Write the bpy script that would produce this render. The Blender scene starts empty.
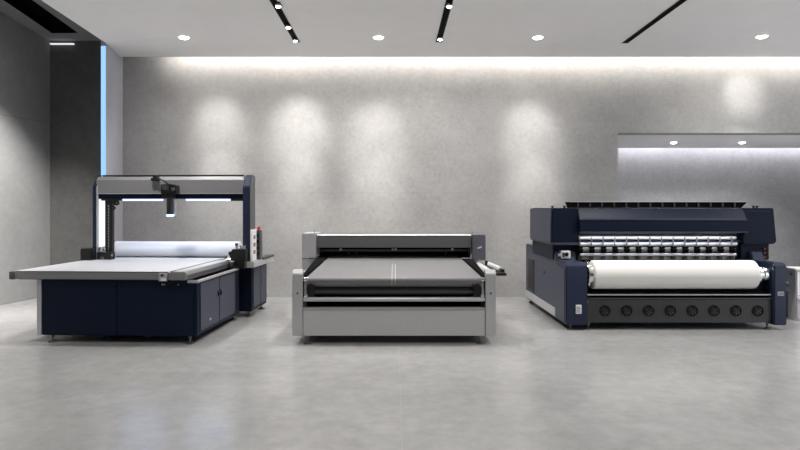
import bpy, bmesh, math, random
from mathutils import Vector, Matrix
random.seed(7)
C = bpy.context.scene.collection
PI = math.pi

# ------------------------------------------------------------------ materials
def lin(c):
    def f(u):
        u = u / 255.0
        return u / 12.92 if u <= 0.04045 else ((u + 0.055) / 1.055) ** 2.4
    return tuple(f(u) for u in c)

def mat(name, rgb, rough=0.5, metal=0.0, scale=40.0, amt=0.04, bump=0.0, spec=0.5, coat=0.0):
    m = bpy.data.materials.new(name); m.use_nodes = True
    nt = m.node_tree; b = nt.nodes['Principled BSDF']
    r, g, bl = lin(rgb)
    tc = nt.nodes.new('ShaderNodeTexCoord')
    n = nt.nodes.new('ShaderNodeTexNoise'); n.inputs['Scale'].default_value = scale; n.inputs['Detail'].default_value = 4
    nt.links.new(tc.outputs['Object'], n.inputs['Vector'])
    cr = nt.nodes.new('ShaderNodeValToRGB')
    cr.color_ramp.elements[0].position = .3; cr.color_ramp.elements[1].position = .7
    cr.color_ramp.elements[0].color = (r * (1 - amt), g * (1 - amt), bl * (1 - amt), 1)
    cr.color_ramp.elements[1].color = (r * (1 + amt), g * (1 + amt), bl * (1 + amt), 1)
    nt.links.new(n.outputs['Fac'], cr.inputs['Fac'])
    nt.links.new(cr.outputs['Color'], b.inputs['Base Color'])
    b.inputs['Roughness'].default_value = rough
    b.inputs['Metallic'].default_value = metal
    b.inputs['Specular IOR Level'].default_value = spec
    if coat: b.inputs['Coat Weight'].default_value = coat; b.inputs['Coat Roughness'].default_value = .15
    if bump:
        bp = nt.nodes.new('ShaderNodeBump'); bp.inputs['Strength'].default_value = bump; bp.inputs['Distance'].default_value = .01
        nt.links.new(n.outputs['Fac'], bp.inputs['Height']); nt.links.new(bp.outputs['Normal'], b.inputs['Normal'])
    return m

def emit(name, rgb, strength):
    m = bpy.data.materials.new(name); m.use_nodes = True
    nt = m.node_tree; nt.nodes.remove(nt.nodes['Principled BSDF'])
    e = nt.nodes.new('ShaderNodeEmission'); e.inputs['Color'].default_value = (*lin(rgb), 1); e.inputs['Strength'].default_value = strength
    nt.links.new(e.outputs[0], nt.nodes['Material Output'].inputs[0])
    return m

def concrete(name, dark, light, rough=.8, joints=None, jw=.006, jdark=.8, scale=1.0, rough_var=0.0, spec=.35, bump=.05):
    """mottled cement finish; joints = (axis, spacing, offset) list cut as thin lines"""
    m = bpy.data.materials.new(name); m.use_nodes = True
    nt = m.node_tree; b = nt.nodes['Principled BSDF']; N = nt.nodes.new; L = nt.links.new
    tc = N('ShaderNodeTexCoord')
    n1 = N('ShaderNodeTexNoise'); n1.inputs['Scale'].default_value = .9 * scale; n1.inputs['Detail'].default_value = 9; n1.inputs['Roughness'].default_value = .68
    n2 = N('ShaderNodeTexNoise'); n2.inputs['Scale'].default_value = 9 * scale; n2.inputs['Detail'].default_value = 8; n2.inputs['Roughness'].default_value = .7
    L(tc.outputs['Object'], n1.inputs['Vector']); L(tc.outputs['Object'], n2.inputs['Vector'])
    mx = N('ShaderNodeMath'); mx.operation = 'MULTIPLY_ADD'; mx.inputs[1].default_value = .45
    L(n2.outputs['Fac'], mx.inputs[0])
    m2 = N('ShaderNodeMath'); m2.operation = 'MULTIPLY'; m2.inputs[1].default_value = .55
    L(n1.outputs['Fac'], m2.inputs[0]); L(m2.outputs[0], mx.inputs[2])
    cr = N('ShaderNodeValToRGB')
    cr.color_ramp.elements[0].position = .34; cr.color_ramp.elements[1].position = .66
    cr.color_ramp.elements[0].color = (*lin(dark), 1); cr.color_ramp.elements[1].color = (*lin(light), 1)
    L(mx.outputs[0], cr.inputs['Fac'])
    col = cr.outputs['Color']
    sep = N('ShaderNodeSeparateXYZ'); L(tc.outputs['Object'], sep.inputs[0])
    for ax, sp, off in (joints or []):
        a = N('ShaderNodeMath'); a.operation = 'ADD'; a.inputs[1].default_value = -off + sp * 100
        L(sep.outputs[ax], a.inputs[0])
        md = N('ShaderNodeMath'); md.operation = 'MODULO'; md.inputs[1].default_value = sp; L(a.outputs[0], md.inputs[0])
        lt = N('ShaderNodeMath'); lt.operation = 'LESS_THAN'; lt.inputs[1].default_value = jw; L(md.outputs[0], lt.inputs[0])
        mix = N('ShaderNodeMix'); mix.data_type = 'RGBA'; mix.blend_type = 'MULTIPLY'
        L(lt.outputs[0], mix.inputs['Factor']); L(col, mix.inputs[6]); mix.inputs[7].default_value = (jdark, jdark, jdark, 1)
        col = mix.outputs[2]
    L(col, b.inputs['Base Color'])
    b.inputs['Specular IOR Level'].default_value = spec
    if rough_var:
        mr = N('ShaderNodeMapRange'); mr.inputs['To Min'].default_value = rough - rough_var; mr.inputs['To Max'].default_value = rough + rough_var
        mr.inputs['From Min'].default_value = .3; mr.inputs['From Max'].default_value = .7
        L(mx.outputs[0], mr.inputs['Value']); L(mr.outputs[0], b.inputs['Roughness'])
    else:
        b.inputs['Roughness'].default_value = rough
    if bump:
        bp = N('ShaderNodeBump'); bp.inputs['Strength'].default_value = bump; bp.inputs['Distance'].default_value = .01
        L(n2.outputs['Fac'], bp.inputs['Height']); L(bp.outputs['Normal'], b.inputs['Normal'])
    return m

M = {}
M['wall'] = concrete('warm grey cement wall', (143, 142, 141), (170, 169, 168), .75, [(2, 2.95, 1.75), (0, 8.35, 3.765)], .006, .86, 1.7)
M['fin'] = concrete('pale grey cement pier', (160, 160, 167), (176, 176, 183), .75)
M['shaded_wall'] = concrete('shade-darkened cement wall', (80, 80, 80), (100, 100, 99), .75)  # slightly darker cement, its colour deepened further for the unlit corner
M['left_wall'] = concrete('grey panelled wall', (140, 140, 140), (158, 158, 158), .7, [(2, 2.95, 2.95)], .008, .6, bump=.02)
M['floor'] = concrete('polished concrete floor', (131, 131, 131), (157, 157, 157), .20, [(0, 2.4, -2.36), (1, 2.4, 1.1)], .007, 1.10, .8, .03, .5, .0)
M['ceiling'] = mat('matt painted ceiling', (236, 234, 233), .9, 0, 3, .015)
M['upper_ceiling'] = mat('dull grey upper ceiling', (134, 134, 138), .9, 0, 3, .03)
M['black'] = mat('matt black metal', (14, 14, 15), .5, 0, 60, .1)
M['pit'] = mat('black lining', (5, 5, 5), .9, 0, 60, .1, 0, .1)
M['black_plastic'] = mat('black plastic', (20, 20, 22), .35, 0, 60, .1)
M['navy'] = mat('navy powder coat', (12, 22, 41), .5, 0, 300, .05, .01, .15)
M['navy_mid'] = mat('navy enamel', (29, 37, 58), .42, 0, 300, .05, .01, .3)
M['navy_grey'] = mat('blue grey powder coat', (58, 62, 78), .45, 0, 300, .04, .01, .35)
M['silver'] = mat('brushed aluminium', (186, 186, 188), .38, .55, 80, .04)
M['pale'] = mat('pale grey coat', (176, 176, 178), .45, .1, 120, .03)
M['grey'] = mat('mid grey coat', (130, 130, 132), .42, .3, 120, .03)
M['steel'] = mat('light steel sheet', (180, 180, 181), .4, .35, 60, .04)
M['dark_grey'] = mat('dark grey coat', (84, 84, 86), .45, .1, 120, .04)
M['plum_grey'] = mat('dark plum grey coat', (84, 82, 92), .45, .1, 120, .04)
M['charcoal'] = mat('charcoal coat', (50, 50, 52), .45, 0, 120, .05)
M['chrome'] = mat('polished chrome', (215, 215, 215), .14, 1, 60, .02)
M['belt'] = mat('grey rubber belt', (92, 92, 94), .55, 0, 200, .04, .02)
M['table'] = mat('pale conveyor felt', (166, 167, 171), .6, 0, 220, .03, .02)
M['white'] = mat('white enamel', (225, 225, 226), .4, 0, 60, .02)
M['cloth'] = mat('white rolled fabric', (222, 220, 216), .75, 0, 260, .02, .02)
M['media'] = mat('white roll film', (225, 225, 228), .45, 0, 260, .02)
M['copper'] = mat('copper fitting', (112, 66, 44), .3, .9, 60, .05)
M['foot'] = mat('dark zinc foot', (96, 96, 98), .3, .7, 60, .04)
M['bar'] = mat('satin roller metal', (222, 222, 226), .28, .35, 60, .03)
M['front_wall'] = concrete('dark unseen front', (46, 46, 47), (60, 60, 60), .6)
M['red'] = mat('red button', (205, 60, 45), .35, 0, 60, .03)
M['print'] = mat('grey label print', (110, 112, 118), .5, 0, 60, .03)
M['lamp'] = emit('lamp lens', (255, 250, 242), 14)
M['led_warm'] = emit('warm white tape light', (255, 249, 240), 19)
M['led_cool'] = emit('cool white tape light', (242, 242, 255), 15)
M['led_blue'] = emit('blue tape light', (136, 182, 250), 1.0)
M['led_work'] = emit('bluish work light', (165, 196, 255), 2.2)
M['lit_side'] = emit('soft white side glow', (225, 232, 250), .95)
M['led_bar'] = emit('dim linear lamp', (230, 232, 240), .7)

# ------------------------------------------------------------------ mesh builder
class MB:
    def __init__(s): s.bm = bmesh.new()
    def _merge(s, b):
        me = bpy.data.meshes.new('tmp'); b.to_mesh(me); b.free(); s.bm.from_mesh(me); bpy.data.meshes.remove(me); return s
    def _bev(s, b, w, seg=2):
        if w > 0:
            es = [e for e in b.edges if len(e.link_faces) == 2 and e.calc_face_angle(0) > .6]
            bmesh.ops.bevel(b, geom=es, offset=w, segments=seg, affect='EDGES', clamp_overlap=True)
    def box(s, x0, x1, y0, y1, z0, z1, bev=.004):
        b = bmesh.new(); bmesh.ops.create_cube(b, size=1)
        for v in b.verts: v.co = Vector(((x0 + x1) / 2 + v.co.x * abs(x1 - x0), (y0 + y1) / 2 + v.co.y * abs(y1 - y0), (z0 + z1) / 2 + v.co.z * abs(z1 - z0)))
        s._bev(b, min(bev, .45 * min(abs(x1 - x0), abs(y1 - y0), abs(z1 - z0))))
        return s._merge(b)
    def cyl(s, p0, p1, r, seg=28, r2=None, bev=0):
        p0, p1 = Vector(p0), Vector(p1); d = p1 - p0
        b = bmesh.new(); bmesh.ops.create_cone(b, cap_ends=True, segments=seg, radius1=r, radius2=r if r2 is None else r2, depth=d.length)
        if bev:
            es = [e for e in b.edges if e.calc_face_angle(0) > .9]
            bmesh.ops.bevel(b, geom=es, offset=bev, segments=3, affect='EDGES')
        q = Vector((0, 0, 1)).rotation_difference(d.normalized()).to_matrix().to_4x4()
        bmesh.ops.transform(b, matrix=Matrix.Translation((p0 + p1) / 2) @ q, verts=b.verts)
        return s._merge(b)
    def prism(s, pts, axis, a0, a1, bev=.004):
        """pts: 2-D outline in the two other axes (x: y,z / y: x,z / z: x,y)"""
        def co(p, a): return {'x': (a, p[0], p[1]), 'y': (p[0], a, p[1]), 'z': (p[0], p[1], a)}[axis]
        b = bmesh.new()
        va = [b.verts.new(co(p, a0)) for p in pts]; vb = [b.verts.new(co(p, a1)) for p in pts]
        b.faces.new(va); b.faces.new(list(reversed(vb)))
        n = len(pts)
        for i in range(n): b.faces.new((va[i], vb[i], vb[(i + 1) % n], va[(i + 1) % n]))
        bmesh.ops.recalc_face_normals(b, faces=b.faces)
        s._bev(b, bev); return s._merge(b)
    def quad(s, *pts):
        s.bm.faces.new([s.bm.verts.new(p) for p in pts]); return s
    def tube(s, path, r, seg=10):
        path = [Vector(p) for p in path]
        for a, c in zip(path[:-1], path[1:]): s.cyl(a, c, r, seg)
        for p in path[1:-1]:
            b = bmesh.new(); bmesh.ops.create_uvsphere(b, u_segments=seg, v_segments=6, radius=r)
            bmesh.ops.translate(b, vec=p, verts=b.verts); s._merge(b)
        return s
    def ring(s, c, axis, r0, r1, h, seg=32):
        """flat annulus of height h along axis ('x','y','z')"""
        b = bmesh.new(); V = []
        for k in range(seg):
            a = 2 * PI * k / seg
            for r, z in ((r0, -h / 2), (r1, -h / 2), (r1, h / 2), (r0, h / 2)):
                u, v = r * math.cos(a), r * math.sin(a)
                p = {'x': (z, u, v), 'y': (u, z, v), 'z': (u, v, z)}[axis]
                V.append(b.verts.new(Vector(p) + Vector(c)))
        for k in range(seg):
            for i in range(4):
                j = (i + 1) % 4; n = (k + 1) % seg
                b.faces.new((V[4 * k + i], V[4 * k + j], V[4 * n + j], V[4 * n + i]))
        bmesh.ops.recalc_face_normals(b, faces=b.faces)
        return s._merge(b)
    def dome(s, c, r, h):
        b = bmesh.new(); bmesh.ops.create_uvsphere(b, u_segments=28, v_segments=14, radius=1)
        bmesh.ops.delete(b, geom=[v for v in b.verts if v.co.z > .01], context='VERTS')
        for v in b.verts: v.co = Vector((c[0] + v.co.x * r, c[1] + v.co.y * r, c[2] + v.co.z * h))
        return s._merge(b)
    def build(s, name, m, parent=None, loc=None):
        for f in s.bm.faces: f.smooth = True
        for e in s.bm.edges:
            if len(e.link_faces) == 2: e.smooth = e.calc_face_angle(0) < .65
        me = bpy.data.meshes.new(name); s.bm.to_mesh(me); s.bm.free()
        me.materials.append(m)
        o = bpy.data.objects.new(name, me); C.objects.link(o)
        if parent: o.parent = parent
        if loc: o.location = loc
        return o

def tag(o, label, cat, group=None):
    o['label'] = label; o['category'] = cat
    if group: o['group'] = group
    return o
def thing(name, label, cat, loc, rz=0, group=None):
    o = bpy.data.objects.new(name, None); o.empty_display_size = .2; C.objects.link(o)
    o.location = loc; o.rotation_euler = (0, 0, rz)
    return tag(o, label, cat, group)
def struct(o): o['kind'] = 'structure'; return o
def copy_part(o, parent, delta):
    c = o.copy(); C.objects.link(c); c.parent = parent; c.location = o.location + Vector(delta)
    for ch in o.children:
        d = ch.copy(); C.objects.link(d); d.parent = c
    return c
def box(name, m, parent, *a, **k): return MB().box(*a, **k).build(name, m, parent)

# ------------------------------------------------------------------ room shell
CZ = 3.98                      # main ceiling height
BW = 10.79                     # back wall
struct(MB().box(-8.5, 10.5, -6, 14.2, -.2, 0, 0).build('floor', M['floor']))
w = MB()
w.box(-4.75, 3.76, BW, BW + .3, 0, 4.6, 0)
w.box(3.76, 10.5, BW, BW + .3, 2.764, 4.6, 0)
struct(w.build('wall_back', M['wall']))
nw = MB()                                                    # niche: back wall and two returns
nw.box(3.46, 10.5, 13.75, 14.05, 0, 3.3, 0)
nw.box(3.46, 3.76, BW + .3, 13.75, 0, 3.3, 0)
nw.box(10.2, 10.5, BW + .3, 13.75, 0, 3.3, 0)
struct(nw.build('wall_niche', M['wall']))
struct(MB().box(3.76, 10.2, BW + .3, 13.48, 2.764, 2.9, 0).build('ceiling_niche', M['ceiling']))
struct(MB().box(3.76, 10.2, 13.40, 13.75, 3.1, 3.3, 0).build('trim_1', M['ceiling']))
struct(MB().box(10.0, 10.3, 9.3, BW, 0, 4.6, 0).build('wall_right', M['wall']))
struct(MB().box(-6.6, 10.3, -2.8, -2.5, 0, 5.0, 0).build('wall_front', M['front_wall']))  # unseen wall, added and kept dark to cut light on the machine fronts
# pier that carries the blue light and the dark wall beyond it
struct(MB().prism([(-4.344, 9.62), (-4.586, BW), (-4.74, BW + .12), (-4.42, 9.62)], 'z', 0, 4.9, 0).build('wall_pier', M['fin']))
struct(MB().box(-6.6, -4.6, 10.95, 11.15, 0, 5.0, 0).build('wall_back_left', M['shaded_wall']))
lw = MB().prism([(-5.90, 10.96), (-6.11, 9.9), (-6.29, 9.0), (-6.29, -2.5), (-6.6, -2.5), (-6.6, 10.96)], 'z', 0, 5.0, 0)
struct(lw.build('wall_left', M['left_wall']))
# main ceiling slab: stops short of the back wall for the light cove
struct(MB().prism([(-3.60, -2.5), (-4.344, 9.62), (-4.52, 10.5), (10.0, 10.5), (10.0, -2.5)], 'z', CZ, CZ + .2, 0).build('ceiling', M['ceiling']))
struct(MB().box(-4.5, 10.0, 10.35, BW, 4.42, 4.6, 0).build('trim_2', M['ceiling']))
# upper ceiling over the left strip, with its long black slot
def uz(y): return 4.36 + .171 * (10.95 - y)
rows = [(-2.5, -6.0, -5.55, 4.70), (9.0, -5.905, -5.475, uz(9.0)), (10.65, -5.71, -5.27, uz(10.65)), (11.0, -5.6, -5.2, uz(11.0))]
uc = MB(); pit = MB(); H = .16
for i in range(3):
    (ya, la, ra, za), (yb, lb, rb, zb) = rows[i], rows[i + 1]
    if i < 2:
        for (xa0, xa1, xb0, xb1) in ((-6.6, la, -6.6, lb), (ra, -4.1, rb, -4.1)):
            uc.quad((xa0, ya, za), (xa1, ya, za), (xb1, yb, zb), (xb0, yb, zb))
        pit.quad((la, ya, za), (lb, yb, zb), (lb, yb, zb + H), (la, ya, za + H))
        pit.quad((ra, ya, za), (rb, yb, zb), (rb, yb, zb + H), (ra, ya, za + H))
        pit.quad((la, ya, za + H), (ra, ya, za + H), (rb, yb, zb + H), (lb, yb, zb + H))
        if i == 1: pit.quad((lb, yb, zb), (rb, yb, zb), (rb, yb, zb + H), (lb, yb, zb + H))
    else:
        uc.quad((-6.6, ya, za), (-4.1, ya, za), (-4.1, yb, zb), (-6.6, yb, zb))
uc.quad((-4.1, -2.5, CZ + .2), (-4.1, 11, CZ + .2), (-4.1, 11, 5), (-4.1, -2.5, 5))
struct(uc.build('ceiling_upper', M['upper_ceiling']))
struct(pit.build('trim_3', M['pit']))

# ------------------------------------------------------------------ fixed lights of the room
o = MB().box(-3.76, 10.0, 10.53, 10.565, 4.06, 4.085, 0).build('cove_light', M['led_warm'])
tag(o, 'long warm white light hidden in the gap between ceiling and rear wall', 'light strip')
o = MB().box(3.80, 10.15, 13.51, 13.54, 2.845, 2.87, 0).build('cove_light', M['led_cool'])
tag(o, 'cool white light along the top of the recess behind the rotary machine', 'light strip')
o = MB().box(-4.410, -4.346, 9.595, 9.622, .02, 3.93, .003).build('vertical_light', M['led_blue'])
tag(o, 'tall blue light strip on the edge of the left pier', 'light strip')
o = MB().box(-5.88, -5.48, 10.90, 10.945, 4.29, 4.31, .003).build('linear_lamp', M['led_bar'])
tag(o, 'thin pale linear lamp at the top of the dark left wall', 'lamp')

def spot(loc, aim, watts, deg, blend=.8, rad=.04, rgb=(255, 251, 246), parent=None, name='lamp_beam'):
    l = bpy.data.lights.new(name, 'SPOT'); l.energy = watts; l.spot_size = math.radians(deg); l.spot_blend = blend
    l.shadow_soft_size = rad; l.color = lin(rgb)
    ob = bpy.data.objects.new(name, l); C.objects.link(ob)
    d = Vector(aim) - Vector(loc)
    ob.rotation_euler = d.to_track_quat('-Z', 'Y').to_euler()
    if parent: ob.parent = parent; ob.location = Vector(loc) - parent.location
    else: ob.location = loc
    return ob

def downlight(x, y, z, label, group, r=.072):
    t = thing('downlight', label, 'ceiling light', (x, y, z), 0, group)
    MB().ring((0, 0, -.004), 'z', r, r + .014, .012).build('bezel', M['white'], t)
    MB().dome((0, 0, -.006), r, .026).build('lens', M['lamp'], t)
    return t
G1 = 'round downlights along the rear of the ceiling'
dl = [(-3.06, 9.28, 'round ceiling downlight above the navy cutting table, leftmost in the rear row'),
      (-.24, 9.28, 'round ceiling downlight between the two lamp-studded black tracks'),
      (2.07, 9.28, 'round ceiling downlight between the middle track and the plain black slot'),
      (5.29, 9.23, 'round ceiling downlight right of the plain black slot, above the recess')]
wall_aim = [(-2.94, 2.8, 125, 44), (-.33, 2.7, 110, 44), (2.30, 2.7, 140, 44), (5.85, 3.45, 125, 34)]
for (x, y, lab), (ax, az, wt, dg) in zip(dl, wall_aim):
    t = downlight(x, y, CZ, lab, G1)
    spot((x + .3 * (ax - x), y + .25, CZ - .03), (ax, BW, az), wt, dg, 1.0, .12, parent=t)
    spot((x + .3 * (ax - x), y + .25, CZ - .03), (ax, BW, az - 1.2), wt * 1.7, 31, 1.0, .12, parent=t)
    spot((x, y + .2, CZ - .04), (.5 * (x + ax), BW, 1.0), 90, 120, 1, .15, parent=t)
    spot((x, y, CZ - .03), (x, y - .2, 0), 130, 110, 1, .06, parent=t)
G2 = 'small downlights in the recess'
for x, lab in ((5.34, 'left one of two small downlights in the recess soffit'), (6.65, 'right one of two small downlights in the recess soffit')):
    t = downlight(x, 12.26, 2.764, lab, G2, .055)
    spot((x, 12.26, 2.74), (x, 12.4, 0), 420, 130, 1, .05, (245, 245, 255), parent=t)

def track(x0, x1, y1, label, y0=-1.0, w=.075):
    t = thing('ceiling_track', label, 'light track', (x1, y1, CZ), 0, 'black slots in the ceiling')
    def pr(a, b, z0, z1):
        return [(x0 - x1 + a, y0 - y1), (x0 - x1 + b, y0 - y1), (b, 0), (a, 0)], 'z', z0, z1
    h = w / 2
    MB().prism(*pr(-h, h, -.004, -.001), 0).build('channel', M['pit'], t)
    m = MB(); m.prism(*pr(-h - .006, -h, -.008, 0), 0); m.prism(*pr(h, h + .006, -.008, 0), 0)
    m.build('channel_lip', M['black'], t)
    return t
track(-1.42, -1.46, 9.56, 'black ceiling slot with three bright lamps, left of the middle one')
track(.655, .65, 9.56, 'black ceiling slot with two bright lamps, above the grey machine')
track(3.36, 3.45, 9.62, 'plain black ceiling slot without lamps, on the right')
def track_lamp(x, y, label):
    t = thing('track_spotlight', label, 'spotlight', (x, y, CZ), 0, 'spotlights in the black ceiling slots')
    MB().box(-.036, .036, -.075, .075, -.03, -.004, .004).build('housing', M['black'], t)
    MB().ring((0, 0, -.032), 'z', .032, .037, .012).build('bezel', M['black'], t)
    MB().dome((0, 0, -.03), .034, .026).build('lens', M['lamp'], t)
    return t
TL = [(-1.415, 7.76, 'spotlight in the left black slot, nearest the viewer'), (-1.445, 8.67, 'spotlight in the left black slot, middle of three'),
      (-1.458, 9.36, 'spotlight in the left black slot, nearest the rear wall'), (.655, 7.76, 'spotlight in the middle black slot, nearest the viewer'),
      (.652, 9.28, 'spotlight in the middle black slot, nearest the rear wall')]
for x, y, lab in TL:
    t = track_lamp(x, y, lab)
    if y > 9: spot((x, y + .1, CZ - .06), (x, BW, 1.0), 90, 120, 1, .15, parent=t)
    if y > 9 and x < 0: [spot((x, y + .1, CZ - .06), (-1.64, BW, az), w_, dg, 1.0, .12, parent=t) for az, w_, dg in ((2.8, 125, 44), (1.55, 170, 31))]
    else: spot((x, y, CZ - .05), (x, y, 0), 100, 100, 1, .06, parent=t)
# unseen ceiling spots added to brighten the hall, nearer than the picture's upper edge
for x in (-3.2, 0, 3.2, 6.4):
    for y, wt in ((7.5, 260), (4.6, 210), (1.2, 110)):
        spot((x, y, CZ - .03), (x, y, 0), wt, 120, 1, .08)

# unseen spots added under the upper ceiling to brighten the left wall
for y, wt in ((8.6, 1000), (6.6, 900), (4.0, 400)):
    spot((-5.0, y, 4.5), (-6.0, y + 1.2, .0), wt, 66, 1, .06)

# ------------------------------------------------------------------ shared small parts
def foot(parent, x, y, h=.078, r=.034):
    f = MB(); f.cyl((x, y, .012), (x, y, h), .011, 16)
    f.cyl((x, y, .0), (x, y, .014), r, 24, bev=.003); f.cyl((x, y, .014), (x, y, .03), r * .75, 24, r2=.014)
    f.cyl((x, y, h - .018), (x, y, h), .02, 6)
    return f.build('foot', M['foot'], parent)

# ------------------------------------------------------------------ 1. navy cutting table with gantry
T = thing('cutting_machine', 'navy flatbed cutting table with pale top and lit overhead gantry, at the left', 'machine', (-3.09, 7.11, 0), math.radians(-3))
cab = MB().box(-.86, .90, .012, 1.60, .078, .70, .004).build('front_cabinet', M['navy'], T)
for x0, x1 in ((-.86, -.004), (.004, .868)):
    box('front_panel', M['navy'], cab, x0, x1, 0, .014, .086, .694, bev=.003)
box('corner_post', M['navy'], cab, .873, .910, -.004, .05, .078, .70, bev=.006)
box('side_plate', M['silver'], cab, -.915, -.862, -.008, 1.60, .078, .70, bev=.004)
for y0, y1, hy in ((.10, .735, .70), (.755, 1.38, .79)):
    MB().box(.896, .912, y0, y1, .12, .655, .004).build('door', M['navy_grey'], cab)
    h = MB().box(.910, .925, hy - .016, hy + .016, .43, .50, .004); h.box(.918, .930, hy - .008, hy + .008, .44, .47, .003)
    h.build('door_latch', M['black_plastic'], cab)
MB().cyl((.908, .42, .2), (.916, .42, .2), .014, 16).build('lock', M['chrome'], cab)
box('cabinet_rail', M['silver'], cab, .80, .925, -.01, 1.52, .672, .70, bev=.004)
for x, y in ((-.75, .03), (.82, .02), (-.3, .36), (.19, .36), (.84, 1.5), (-.75, 1.5)): foot(T, x, y, .078, .05)

fr = MB()
fr.box(-1.17, .80, -.07, .0, .712, .79, .005); fr.box(-1.17, -1.10, 0, 1.86, .712, .79, .004); fr.box(-1.10, .62, 1.80, 1.86, .712, .79, .004)
bf = fr.build('bed_frame', M['grey'], T)
e = MB(); e.box(-1.185, -1.125, -.085, -.03, .708, .795, .006); e.cyl((-1.155, -.09, .75), (-1.155, -.08, .75), .012, 12)
e.build('frame_end_cap', M['dark_grey'], bf)
box('seam_strip', M['black'], bf, -1.12, .60, -.062, -.05, .79, .797, bev=.002)
box('bed_pan', M['dark_grey'], bf, -1.12, .80, -.01, 1.83, .702, .76, bev=.002)
box('conveyor_bed', M['table'], T, -1.155, .615, -.045, 2.45, .755, .80, bev=.006)
rl = MB().box(.655, .80, -.085, 1.50, .735, .806, .006).build('side_rail', M['silver'], T)
box('rail_slot', M['black'], rl, .63, .655, -.06, 1.6, .76, .806, bev=.002)
box('rail_end_block', M['grey'], rl, .64, .81, -.10, -.06, .712, .80, bev=.008)
pn = MB().box(.515, .605, -.10, -.07, .70, .79, .004).build('button_box', M['silver'], T)
MB().cyl((.56, -.115, .765), (.56, -.1, .765), .014, 16).build('knob', M['black_plastic'], pn)
MB().box(.54, .60, -.108, -.1, .705, .735, .003).build('socket', M['white'], pn)
for x in (.52, .545, .70): MB().cyl((x, -.012, .655), (x, .004, .655), .010, 14).build('push_button', M['chrome'], cab)

rc = MB().box(-.90, 1.03, 1.74, 2.55, .078, .70, .005).build('rear_cabinet', M['navy'], T)
for y0, y1, hy in ((1.80, 2.16, 2.125), (2.18, 2.52, 2.215)):
    MB().box(1.028, 1.042, y0, y1, .12, .66, .004).build('door', M['navy_grey'], rc)
    MB().box(1.04, 1.058, hy - .01, hy + .01, .42, .52, .004).build('door_handle', M['chrome'], rc)
for x, y in ((.97, 1.8), (.97, 2.48), (-.8, 2.4)): foot(T, x, y, .078, .05)
tf = MB().box(.62, 1.13, 1.50, 2.58, .70, .785, .006).build('rear_bed_frame', M['pale'], T)
box('frame_cap_strip', M['charcoal'], tf, 1.02, 1.14, 1.95, 2.585, .775, .80, bev=.003)
box('bracket_plate', M['silver'], T, -1.20, -1.0, 1.40, 1.95, .70, .79, bev=.004)

# gantry
gn = box('gantry', M['grey'], T, -1.05, .975, 1.53, 1.76, 1.70, 1.88, bev=.003)
MB().prism([(1.53, 1.875), (1.58, 1.925), (1.76, 1.925), (1.76, 1.875)], 'x', -1.05, .975, .003).build('beam_cover', M['grey'], gn)
box('under_beam', M['navy'], gn, -1.05, .975, 1.55, 1.74, 1.625, 1.70, bev=.004)
box('beam_edge', M['silver'], gn, -1.05, .975, 1.522, 1.54, 1.69, 1.703, bev=.002)
box('top_rod', M['black'], gn, -1.0, .96, 1.60, 1.64, 1.93, 1.95, bev=.004)
prof = [(1.50, .78), (1.50, 1.79), (1.63, 1.95), (1.84, 1.95), (1.86, 1.93), (1.86, .78)]
lp = MB().prism(prof, 'x', -1.085, -1.035, .006).build('side_plate', M['navy_mid'], gn)
inner = [(1.507, .80), (1.507, 1.787), (1.634, 1.942), (1.84, 1.942), (1.84, .80)]
MB().prism(inner, 'x', -1.036, -1.028, .002).build('inner_cover', M['pale'], gn)
prof = [(p[0] if p[0] < 1.7 else p[0] - .10, p[1]) for p in prof]
rp = MB().prism(prof, 'x', .975, 1.07, .010).build('side_plate', M['navy_mid'], gn)
MB().prism([(p[0] + .012 if p[0] < 1.7 else p[0], p[1] - .01) for p in prof], 'x', 1.068, 1.076, .002).build('outer_cover', M['dark_grey'], gn)
MB().box(-1.030, -1.018, 1.56, 1.76, .97, 1.62, .003).build('side_glow', M['lit_side'], gn)  # glowing strips added for the white-lit inner faces of the posts
MB().box(.965, .976, 1.56, 1.60, .80, 1.69, .003).build('side_glow', M['lit_side'], gn)
for x0, x1 in ((-.71, -.16), (.17, .79)):
    MB().box(x0, x1, 1.58, 1.63, 1.598, 1.622, .004).build('light_strip', M['led_work'], gn)
MB().box(.79, .975, 1.56, 1.66, 1.595, 1.625, .004).build('strip_mount', M['black_plastic'], gn)
MB().box(-1.0, -.71, 1.56, 1.66, 1.60, 1.625, .004).build('strip_mount', M['black_plastic'], gn)
vr = MB().box(-.965, -.915, 1.60, 1.68, .79, 1.63, .004); vr.box(-.90, -.86, 1.60, 1.66, .79, 1.63, .004)
vr = vr.build('cable_rail', M['black'], gn)
ch = MB()
for k in range(17): ch.box(-.916, -.898, 1.585, 1.60, .84 + .042 * k, .866 + .042 * k, .002)
ch.build('chain_link', M['chrome'], gn)
pl = MB(); pl.ring((-.80, 1.60, 1.57), 'y', .012, .036, .03); pl.box(-.86, -.79, 1.59, 1.61, 1.575, 1.61, .003); pl.ring((-.845, 1.60, 1.50), 'y', .010, .028, .03)
pl.build('pulley', M['black_plastic'], gn)
ft = MB(); ft.cyl((-.99, 1.53, .92), (-.99, 1.53, .97), .03, 16); ft.cyl((-.93, 1.52, .80), (-.93, 1.52, .96), .014, 12); ft.cyl((-.88, 1.52, .86), (-.82, 1.52, .86), .018, 12); ft.box(-1.0, -.84, 1.53, 1.57, .84, .855, .003); ft.cyl((-.96, 1.5, .82), (-.96, 1.56, .82), .03, 16)
ft.build('tension_fitting', M['chrome'], gn)
bl = MB(); bl.box(-1.19, -1.04, 1.38, 1.60, .79, .955, .008); bl.build('drive_box', M['black_plastic'], gn)
fb = MB(); fb.box(-1.03, -.83, 1.50, 1.62, .795, .90, .006); fb.build('drive_bracket', M['black'], gn)
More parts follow.
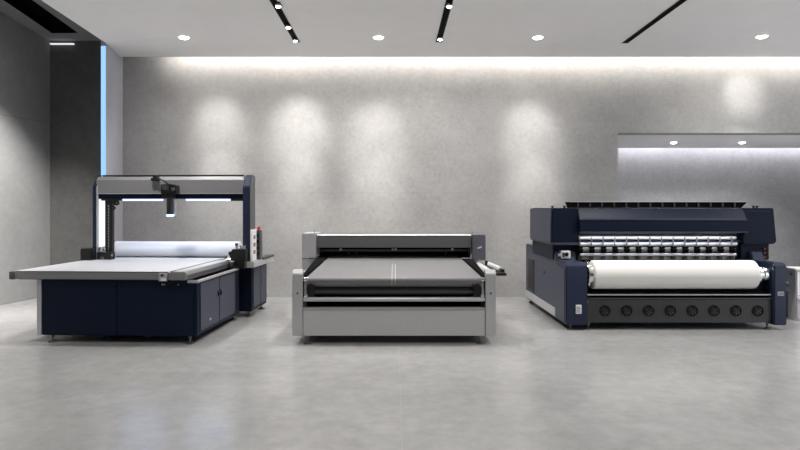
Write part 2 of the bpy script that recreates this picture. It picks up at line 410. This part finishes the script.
br = MB(); br.box(.86, 1.05, 1.38, 1.60, .80, .955, .008); br.box(.89, 1.03, 1.40, 1.62, .70, .81, .004); br.build('drive_box', M['black_plastic'], gn)
for x, z in ((.90, .955), (.96, .955), (1.005, .955)):
    vv = MB(); vv.cyl((x, 1.48, z), (x, 1.48, z + .035), .016, 14); vv.cyl((x, 1.48, z + .03), (x, 1.48, z + .045), .022, 14)
    vv = vv.build('valve', M['chrome'], gn)
    if x < .91: MB().cyl((x, 1.48, z + .044), (x, 1.48, z + .075), .02, 14).build('valve_cap', M['black_plastic'], gn)
vv = MB(); vv.cyl((.82, 1.45, .80), (.82, 1.45, .87), .028, 16); vv.cyl((.795, 1.4, .82), (.845, 1.4, .82), .015, 12); vv.build('valve', M['chrome'], gn)
MB().cyl((.82, 1.45, .87), (.82, 1.45, .92), .02, 14).build('valve_cap', M['black_plastic'], gn)
cp = MB().box(1.074, 1.105, 1.51, 1.72, .79, 1.21, .005).build('control_panel', M['white'], gn)
for z in (.88, .98, 1.08): MB().box(1.104, 1.108, 1.56, 1.66, z, z + .05, .002).build('label_plate', M['print'], cp)
cb = MB().box(1.06, 1.135, 1.80, 1.92, .79, 1.19, .006).build('button_box', M['dark_grey'], gn)
for z in (.87, .95, 1.04, 1.12): MB().cyl((1.105, 1.786, z), (1.105, 1.801, z), .022, 16).build('push_button', M['black_plastic'], cb)
es = MB(); es.cyl((1.10, 1.86, 1.19), (1.10, 1.86, 1.215), .02, 16); es.cyl((1.10, 1.86, 1.212), (1.10, 1.86, 1.24), .022, 20, bev=.006)
es.build('stop_button', M['red'], cb)
for x0, x1 in ((-.71, -.16), (.17, .79)):                     # what the two work lights give off
    al = bpy.data.lights.new('area_light', 'AREA'); al.shape = 'RECTANGLE'; al.size = x1 - x0; al.size_y = .04; al.energy = 1.6; al.color = lin((170, 205, 255))
    ao = bpy.data.objects.new('area_light', al); C.objects.link(ao); ao.parent = gn; ao.location = ((x0 + x1) / 2, 1.605, 1.593)
# camera head on the beam
hd = MB(); hd.box(-.09, .045, 1.37, 1.53, 1.69, 1.815, .006); hd.box(.045, .105, 1.40, 1.53, 1.70, 1.80, .005); hd.box(-.09, .06, 1.39, 1.50, 1.63, 1.70, .004)
hd = hd.build('camera_head', M['black_plastic'], T)
MB().box(-.07, .02, 1.362, 1.372, 1.74, 1.80, .003).build('name_plate', M['charcoal'], hd)
MB().ring((.075, 1.392, 1.75), 'y', .008, .026, .02).build('adjuster_ring', M['chrome'], hd)
MB().cyl((.012, 1.44, 1.415), (.012, 1.44, 1.64), .047, 32, bev=.004).build('lens_barrel', M['black'], hd)
lb = MB(); lb.prism([(-.045, 1.40), (-.045, 1.60), (.069, 1.60), (.069, 1.40)], 'y', 1.492, 1.50, .002); lb.build('back_shield', M['white'], hd)
MB().cyl((.012, 1.44, 1.385), (.012, 1.44, 1.414), .050, 32, bev=.006).build('ring_light', M['led_work'], hd)
cc = MB().box(-.265, -.165, 1.46, 1.55, 1.86, 1.905, .008); cc.box(-.25, -.19, 1.48, 1.58, 1.90, 1.945, .008); cc.build('cable_carrier', M['black'], gn)
pts = []
for k in range(10):
    u = k / 9; pts.append((-.18 + .16 * u, 1.46 - .02 * math.sin(PI * u), 1.885 - .07 * u + .03 * math.sin(PI * u)))
MB().tube(pts, .010).build('cable', M['black_plastic'], gn)

# material roll lying on the rear of the bed
rot = Matrix.Rotation(math.radians(-3), 3, 'Z')
p = rot @ Vector((0, 1.99, 0)) + Vector((-3.09, 7.11, .801))
R = thing('material_roll', 'long white material roll lying across the rear of the navy cutting table', 'roll', p, math.radians(-3))
MB().cyl((-1.0, 0, .112), (.80, 0, .112), .112, 48, bev=.006).build('wound_film', M['media'], R)
MB().cyl((-1.02, 0, .112), (.835, 0, .112), .03, 24).build('core', M['charcoal'], R)

# ------------------------------------------------------------------ 2. grey fabric inspection / spreading machine
S = thing('relaxing_machine', 'grey and silver belt machine with low front panel, standing in the centre', 'machine', (-.01, 7.05, 0))
for s in (-1, 1):
    a, b = sorted((s * 1.008, s * 1.123))
    sf = MB().prism([(0, .09), (0, .775), (.035, .815), (.10, .815), (.14, .79 if s > 0 else .72), (1.72, .79 if s > 0 else .72), (1.72, .09)], 'x', a, b, .006).build('side_frame', M['silver'], S)
    MB().cyl((s * 1.065, -.003, .56), (s * 1.065, .004, .56), .011, 14).build('bolt', M['black_plastic'], sf)
    gr = MB(); a2, b2 = sorted((s * .945, s * 1.01)); gr.prism([(.05, .60), (.03, .72), (.10, .775), (1.45, .872), (1.45, .70)], 'x', a2, b2, .003)
    for v in gr.bm.verts:
        if abs(v.co.x) < 1.0: v.co.x *= 1.03 - .085 * v.co.y
    gr.build('guide_rail', M['pit'], S)
    mb = MB(); mb.cyl((s * .995, .0, .715), (s * .955, .0, .715), .022, 18); mb.cyl((s * .99, .01, .53), (s * .955, .01, .53), .02, 18)
    mb.box(min(s * .99, s * .965), max(s * .99, s * .965), .0, .05, .54, .70, .003)
    mb.build('bearing', M['chrome'], S)
    bk = MB(); bk.ring((s * .915, -.005, .64), 'y', .012, .032, .03); bk.cyl((s * .90, .0, .65), (s * .86, .0, .65), .014, 14); bk.box(min(s * .99, s * .88), max(s * .99, s * .88), .03, .10, .52, .63, .006); bk.build('bearing_block', M['black_plastic'], S)
for x, y in ((-.955, .035), (.955, .035), (-.945, 1.6), (.945, 1.6)): foot(S, x, y, .095, .048)
box('front_panel', M['steel'], S, -1.004, 1.004, .012, .05, .09, .375, bev=.004)
MB().prism([(.012, .375), (.0, .385), (.0, .398), (.06, .402), (.06, .375)], 'x', -1.004, 1.004, .002).build('panel_lip', M['silver'], S)
MB().cyl((-1.0, .03, .490), (1.0, .03, .490), .025, 28).build('front_rail', M['silver'], S)
box('base_tray', M['pit'], S, -1.0, 1.0, .10, 1.7, .12, .30, bev=.004)
box('inner_shield', M['pit'], S, -1.0, 1.0, .30, .34, .10, .70, bev=.004)
MB().cyl((-.95, .10, .575), (.95, .10, .575), .045, 32).build('lower_roller', M['charcoal'], S)
# belt bed: rounded nose rising slightly to the rear
pts = [(.085, .620), (.030, .632), (.006, .650), (.0, .672), (.002, .702), (.010, .722), (.024, .731)]
def btop(y): return .731 + (y - .024) * .0905
bb = MB().prism(pts + [(1.62, btop(1.62)), (1.62, .79), (.30, .62)], 'x', -.975, .975, 0)
for v in bb.bm.verts: v.co.x *= 1.0 - .075 * v.co.y
bb.build('belt', M['belt'], S)
for x in (-.026, .010):  # pale strips standing for reflections of lights along the belt
    MB().prism([(a - .0015, b + .0012) for a, b in pts[2:]] + [(.85, btop(.85) + .0012), (.85, btop(.85) - .01), (.1, .70)], 'x', x, x + .005, 0).build('reflection_line', M['pale'], S)
hb = MB().prism([(1.25, .985), (1.25, 1.143), (1.265, 1.155), (1.70, 1.155), (1.70, .985)], 'x', -1.0, 1.0, .003).build('rear_beam', M['dark_grey'], S)
MB().prism([(1.246, 1.143), (1.264, 1.158), (1.28, 1.158), (1.26, 1.141)], 'x', -1.0, 1.0, .001).build('beam_trim', M['pale'], hb)
box('rear_cover', M['pit'], S, -1.0, 1.0, 1.58, 1.70, .80, .99, bev=.002)
box('sensor_bar', M['dark_grey'], S, -.97, .97, 1.40, 1.43, .925, .955, bev=.003)
for x in (-.72, -.035, .005, .75):
    MB().box(x, x + .03, 1.375, 1.40, .942, .966, .003).build('sensor', M['white'], S)
for x in (-.60, -.50, .68): MB().cyl((x, 1.37, .90), (x, 1.40, .90), .012, 12).build('nozzle', M['dark_grey'], S)
l = MB().box(-1.19, -1.01, 1.21, 1.75, .55, 1.172, .008).build('end_housing', M['silver'], S)
r = MB().box(1.01, 1.18, 1.21, 1.75, .825, 1.155, .008).build('end_housing', M['plum_grey'], S)
r['label'] = 'dark plum grey end housing'
mk = MB()
for k in range(5): mk.box(1.075 + .011 * k, 1.082 + .011 * k, 1.206, 1.211, .975 + .003 * k, .99 + .004 * k, 0)
mk.build('emblem', M['white'], r)
MB().box(-1.191, -1.012, 1.206, 1.212, .842, .850, .001).build('housing_seam', M['black'], l)
for x, pz in ((-1.04, 1.172), (1.03, 1.155)):
    k = MB(); k.cyl((x, 1.3, pz), (x, 1.3, pz + .03), .008, 12); k.cyl((x, 1.3, pz + .022), (x, 1.3, pz + .032), .016, 14); k.build('cap_screw', M['chrome'], S)
box('seal_plate', M['chrome'], S, -1.005, -.985, 1.24, 1.30, .83, .985, bev=.003)
box('seal_plate', M['chrome'], S, .985, 1.005, 1.24, 1.30, .84, .985, bev=.003)
k = MB(); k.box(-1.10, -.86, 1.17, 1.21, .845, .858, .003); k.build('stop_bar', M['black'], S)
k = MB(); k.box(.86, 1.0, 1.17, 1.21, .845, .858, .003); k.build('stop_bar', M['silver'], S)
box('frame_cover', M['pale'], S, 1.03, 1.11, .16, 1.2, .788, .797, bev=.004)
wg = MB(); wg.box(1.12, 1.27, .16, .34, .735, .765, .005); wg.box(1.12, 1.20, .34, 1.1, .75, .77, .004); wg = wg.build('wing_bracket', M['black_plastic'], S)
MB().cyl((1.165, .95, .80), (1.235, .33, .785), .034, 24, bev=.006).build('wing_roller', M['pale'], wg)
MB().cyl((1.235, .34, .785), (1.245, .27, .782), .02, 18).build('roller_cap', M['black_plastic'], wg)
MB().cyl((1.14, .86, .79), (1.14, .86, .85), .018, 16, bev=.004).build('knob', M['black_plastic'], wg)

# ------------------------------------------------------------------ 3. navy rotary printer with big roll
P = thing('rotary_machine', 'large navy rotary machine with eight fans along its dark base, at the right', 'machine', (3.44, 7.84, 0))
side = [(.0, .062), (.0, .77), (.018, .81), (.06, .826), (.47, .826), (.52, .93), (2.40, .93), (2.40, .062)]
lsp = MB().prism(side, 'x', -1.345, -1.08, .012).build('side_housing', M['navy_mid'], P)
rsp = MB().prism(side, 'x', 1.205, 1.362, .012).build('side_housing', M['navy_mid'], P)
sp = MB().prism([(.06, .09), (.06, .74), (.46, .78), (.56, .90), (2.36, .90), (2.36, .09)], 'x', -1.351, -1.343, .002).build('side_panel', M['navy_grey'], lsp)
MB().box(-1.357, -1.350, .50, 2.36, .085, .20, .003).build('kick_plate', M['pale'], lsp)
vt = MB()
for k in range(12): vt.box(-1.358, -1.348, 1.77, 2.16, .24 + .04 * k, .268 + .04 * k, .003)
vt.box(-1.354, -1.349, 1.75, 2.18, .23, .72, .003)
vt.build('vent', M['black'], lsp)
MB().ring((-1.352, 1.12, .60), 'x', .010, .02, .008).build('latch', M['black'], lsp)
lab = MB().box(-1.225, -1.155, -.004, .0, .205, .315, .002).build('label_plate', M['white'], lsp)
pr = MB()
for k in range(4): pr.box(-1.218, -1.162 - .012 * (k % 2), -.0055, -.004, .222 + .02 * k, .232 + .02 * k, 0)
pr.build('label_print', M['print'], lab)
lab = MB().box(1.245, 1.325, -.004, .0, .425, .475, .002).build('label_plate', M['pale'], rsp)
pr = MB()
for k in range(3): pr.box(1.255 + .024 * k, 1.272 + .024 * k, -.0055, -.004, .436, .464, 0)
pr.build('label_print', M['print'], lab)
hn = MB(); hn.cyl((1.375, .05, .56), (1.375 + .03, .05, .56), .03, 20); hn.cyl((1.385, .05, .46), (1.405, .05, .46), .022, 18); hn.box(1.374, 1.395, .02, .10, .15, .45, .005)
hn.build('drive_cap', M['black_plastic'], rsp)
for x, y in ((-1.28, .05), (1.17, .09), (1.28, 2.3), (-1.28, 2.3), (-1.04, .11)): foot(P, x, y, .075, .045)
box('core_frame', M['pit'], P, -1.10, 1.19, .72, 2.18, .085, 1.16, bev=.004)
box('base_box', M['pit'], P, -1.09, 1.185, .10, .75, .09, .42, bev=.004)
fp = MB().box(-1.078, 1.203, .055, .085, .085, .372, .004).build('fan_panel', M['charcoal'], P)
box('panel_edge', M['dark_grey'], P, -1.078, 1.203, .04, .085, .378, .390, bev=.002)
MB().cyl((-1.10, .05, .43), (1.19, .05, .43), .0085, 16).build('guide_bar', M['silver'], P)
sh = MB().prism([(.04, .42), (.20, .47), (.45, .48), (.45, .44), (.20, .44)], 'x', -1.09, 1.185, .002).build('drip_tray', M['black'], P)
def fan():
    f = MB(); f.ring((0, 0, 0), 'y', .056, .068, .016, 40)
    f.cyl((0, .002, 0), (0, .0055, 0), .060, 40)
    f = f.build('fan', M['pit'], P)
    b = MB(); b.cyl((0, -.008, 0), (0, .002, 0), .020, 24)
    for k in range(7):
        a = 2 * PI * k / 7
        b.quad(*[(r * math.cos(a + t), y, r * math.sin(a + t)) for r, t, y in ((.018, -.25, -.006), (.054, -.05, -.006), (.052, .55, .001), (.018, .55, .001))])
    b.build('fan_blades', M['black_plastic'], f)
    g = MB(); g.ring((0, -.010, 0), 'y', .038, .041, .004); g.ring((0, -.010, 0), 'y', .062, .065, .004)
    for k in range(4):
        a = PI / 4 + k * PI / 2; g.cyl((.018 * math.cos(a), -.010, .018 * math.sin(a)), (.066 * math.cos(a), -.010, .066 * math.sin(a)), .0022, 8)
    g.build('fan_guard', M['charcoal'], f)
    return f
f0 = fan(); f0.location = (-.850, .049, .232)
for k in range(1, 8): copy_part(f0, P, (.2693 * k, 0, 0))
MB().cyl((-1.07, .052, .345), (-1.07, .056, .345), .01, 12).build('bolt', M['chrome'], fp)
# feed rollers
hz = MB().prism([(.42, 1.19), (.42, 1.34), (.45, 1.36), (.52, 1.49), (.60, 1.50), (1.70, 1.50), (1.70, 1.16), (.50, 1.16)], 'x', -1.05, 1.11, .004).build('hood', M['navy'], P)
MB().box(-1.05, 1.11, .412, .422, 1.352, 1.362, .001).build('hood_seam', M['navy_grey'], hz)
MB().box(-1.05, 1.11, .405, .424, 1.182, 1.196, .003).build('hood_edge', M['navy_grey'], hz)
box('slat_board', M['black'], P, -1.03, 1.10, .62, .66, .84, 1.17, bev=.002)
MB().cyl((-1.03, .56, 1.108), (1.03, .56, 1.108), .023, 24).build('upper_roller', M['bar'], P)
MB().cyl((-1.03, .54, 1.030), (1.03, .54, 1.030), .027, 24).build('guide_roller', M['bar'], P)
MB().cyl((-1.03, .53, .958), (1.0, .53, .958), .034, 28).build('feed_roller', M['grey'], P)
MB().cyl((-1.03, .50, .893), (1.0, .50, .893), .020, 20).build('lower_bar', M['bar'], P)
MB().box(-1.03, 1.0, .52, .60, .825, .868, .003).build('foot_bar', M['grey'], P)
wh = MB(); wh.cyl((-.024, 0, 0), (.024, 0, 0), .040, 24, bev=.004); wh.cyl((-.030, 0, 0), (.030, 0, 0), .022, 18)
for k in range(6):
    a = k * PI / 3; wh.box(-.030, .030, -.009 + .040 * math.cos(a), .009 + .040 * math.cos(a), -.009 + .040 * math.sin(a), .009 + .040 * math.sin(a), .002)
wh = wh.build('pinch_wheel', M['pit'], P, (-1.035, .475, .958))
ar = MB(); ar.box(-.004, .004, .0, .03, .03, .165, .001); ar.build('wheel_arm', M['grey'], wh)
cl = MB(); cl.box(-.024, .024, -.01, .03, -.135, -.082, .004); cl.build('wheel_shoe', M['black_plastic'], wh)
cm = MB(); cm.prism([(.012, .098), (.030, .122), (.115, .118), (.125, .100)], 'y', .03, .07, .004); cm.build('clamp', M['navy_mid'], wh)
for k in range(1, 14): copy_part(wh, P, (.152 * k, 0, 0))
al = bpy.data.lights.new('area_light', 'AREA'); al.shape = 'RECTANGLE'; al.size = 2.0; al.size_y = .03; al.energy = 3.5; al.color = lin((250, 250, 255))  # hidden lamp added under the hood to brighten the rollers
ao = bpy.data.objects.new('area_light', al); C.objects.link(ao); ao.parent = P; ao.location = (0, .40, 1.178); ao.rotation_euler = (math.radians(25), 0, 0)
MB().box(-1.0, 1.0, .385, .412, 1.181, 1.196, .003).build('fill_rail', M['navy_grey'], P)  # holder for the added hood lamp
# end heads
lh = MB().prism([(-1.40, 1.05), (-1.385, 1.49), (-1.375, 1.50), (-1.06, 1.50), (-1.05, 1.49), (-1.05, 1.04)], 'y', .50, 1.80, .012).build('end_head', M['navy'], P)
MB().prism([(.515, 1.045), (.515, 1.49), (1.78, 1.49), (1.78, 1.045)], 'x', -1.41, -1.392, .004).build('head_side', M['navy_grey'], lh)
MB().prism([(-1.40, 1.02), (-1.40, 1.05), (-1.05, 1.05), (-1.05, 1.02)], 'y', .46, 1.78, .004).build('head_lip', M['navy_grey'], lh)
rh = MB().prism([(1.10, 1.04), (1.10, 1.50), (1.495, 1.50), (1.535, 1.06), (1.50, 1.03), (1.13, 1.02)], 'y', .50, 1.80, .010).build('end_head', M['navy'], P)
MB().box(1.12, 1.49, .493, .503, 1.455, 1.463, .001).build('head_seam', M['navy_mid'], rh)
for xs, z in ((-1.36, 1.50), (-1.20, 1.50), (1.30, 1.50), (1.345, 1.50)):
    k = MB(); k.cyl((xs, .62, z - .01), (xs, .62, z + .018), .014, 14); k.cyl((xs, .62, z + .015), (xs, .62, z + .03), .019, 14); k.build('eye_bolt', M['black_plastic'], P)
nk = MB().box(-1.37, -1.06, .56, 1.80, .82, 1.03, .006).build('head_neck', M['navy'], P)
nr = MB().box(1.10, 1.47, .56, 1.75, .82, 1.035, .006).build('head_neck', M['navy'], P)
ct = MB().box(-1.285, -1.165, .45, .56, .845, .945, .006).build('control_box', M['white'], P)
MB().cyl((-1.22, .435, .90), (-1.22, .452, .90), .026, 20).build('dial', M['black_plastic'], ct)
MB().box(-1.275, -1.245, .447, .452, .86, .925, .002).build('key_pad', M['dark_grey'], ct)
MB().box(-1.315, -1.285, .46, .52, .87, .91, .004).build('plug', M['pale'], ct)
rb = MB(); rb.cyl((-1.13, .53, .875), (-1.13, .56, .875), .018, 16); rb.cyl((-1.095, .53, .89), (-1.095, .56, .89), .014, 16)
rb.build('indicator', M['copper'], nk)
for k in range(3):
    z = .86 + .055 * k
    MB().cyl((1.40, .53, z), (1.40, .56, z), .012, 14).build('pipe_fitting', M['copper'], nr)
    MB().cyl((1.445, .53, z + .01), (1.445, .56, z + .01), .009, 14).build('pipe_fitting', M['copper'], nr)
# top conveyor tray
tr = MB().prism([(-1.10, 1.502), (-1.13, 1.58), (1.24, 1.58), (1.16, 1.502)], 'y', .66, .86, .003).build('top_tray', M['pit'], P)
MB().box(-1.12, 1.23, .65, .87, 1.578, 1.592, .002).build('tray_top', M['pale'], tr)
ds = MB()
for k in range(14): ds.box(-1.02 + .16 * k, -1.0 + .16 * k, .648, .662, 1.515, 1.575, .002)
ds.build('divider', M['charcoal'], tr)

# the white fabric roll hung in front of it
W = thing('fabric_roll', 'thick white fabric roll on a shaft across the front of the navy rotary machine', 'roll', (3.44, 8.0, .668))
MB().cyl((-.985, 0, 0), (1.035, 0, 0), .178, 64, bev=.010).build('wound_fabric', M['cloth'], W)
fl = MB(); fl.cyl((-1.045, 0, 0), (-.985, 0, 0), .13, 40, bev=.008); fl.cyl((-1.060, 0, 0), (-1.04, 0, 0), .172, 40, bev=.004)
fl.build('end_flange', M['chrome'], W)
fd = MB()
for k in range(8):
    a = k * PI / 4; fd.cyl((-1.070, .115 * math.cos(a), .115 * math.sin(a)), (-1.058, .115 * math.cos(a), .115 * math.sin(a)), .022, 14)
fd.build('flange_hole', M['black'], W)
fl = MB(); fl.cyl((1.035, 0, 0), (1.09, 0, 0), .12, 40, bev=.006); fl.cyl((1.09, 0, 0), (1.14, 0, 0), .085, 32, bev=.004); fl.cyl((1.14, 0, 0), (1.195, 0, 0), .10, 32, bev=.004)
fl.build('end_flange', M['chrome'], W)
MB().cyl((-1.078, 0, 0), (1.203, 0, 0), .035, 24).build('shaft', M['chrome'], W)

# ------------------------------------------------------------------ white cabinet cut by the right edge
K = thing('storage_cabinet', 'low white cabinet beside the navy rotary machine at the right edge', 'cabinet', (5.33, 8.5, 0))
box('body', M['pale'], K, 0, 1.1, .012, .30, .0, .67, bev=.004)
box('top_panel', M['white'], K, -.01, 1.11, -.01, .31, .67, .695, bev=.004)
box('upper_drawer', M['white'], K, .012, 1.09, -.004, .012, .34, .655, bev=.003)
box('drawer_pull', M['white'], K, .012, 1.09, -.02, .012, .285, .325, bev=.004)
box('lower_door', M['pale'], K, .012, 1.09, -.002, .012, .03, .265, bev=.003)
for y in (.10, .13): MB().cyl((-.003, y, .61), (.002, y, .61), .012, 12).build('screw_cap', M['charcoal'], K)

# ------------------------------------------------------------------ daylight through the right side, left open to brighten the ceiling, camera
w = bpy.data.worlds.new('World'); bpy.context.scene.world = w; w.use_nodes = True
bg = w.node_tree.nodes['Background']; bg.inputs['Color'].default_value = (.92, .96, 1, 1); bg.inputs['Strength'].default_value = 1.6
cd = bpy.data.cameras.new('camera'); cam = bpy.data.objects.new('camera', cd); C.objects.link(cam)
cam.location = (0, 0, 1.5); cam.rotation_euler = (PI / 2, 0, 0)
cd.sensor_width = 36; cd.lens = 36 * 640 / 800; cd.shift_x = 5 / 800; cd.shift_y = -17 / 800
cd.clip_start = .05; cd.clip_end = 100
sc = bpy.context.scene; sc.camera = cam
vs = sc.view_settings; vs.view_transform = 'Standard'; vs.look = 'None'; vs.gamma = 1; vs.use_curve_mapping = False; vs.exposure = .62
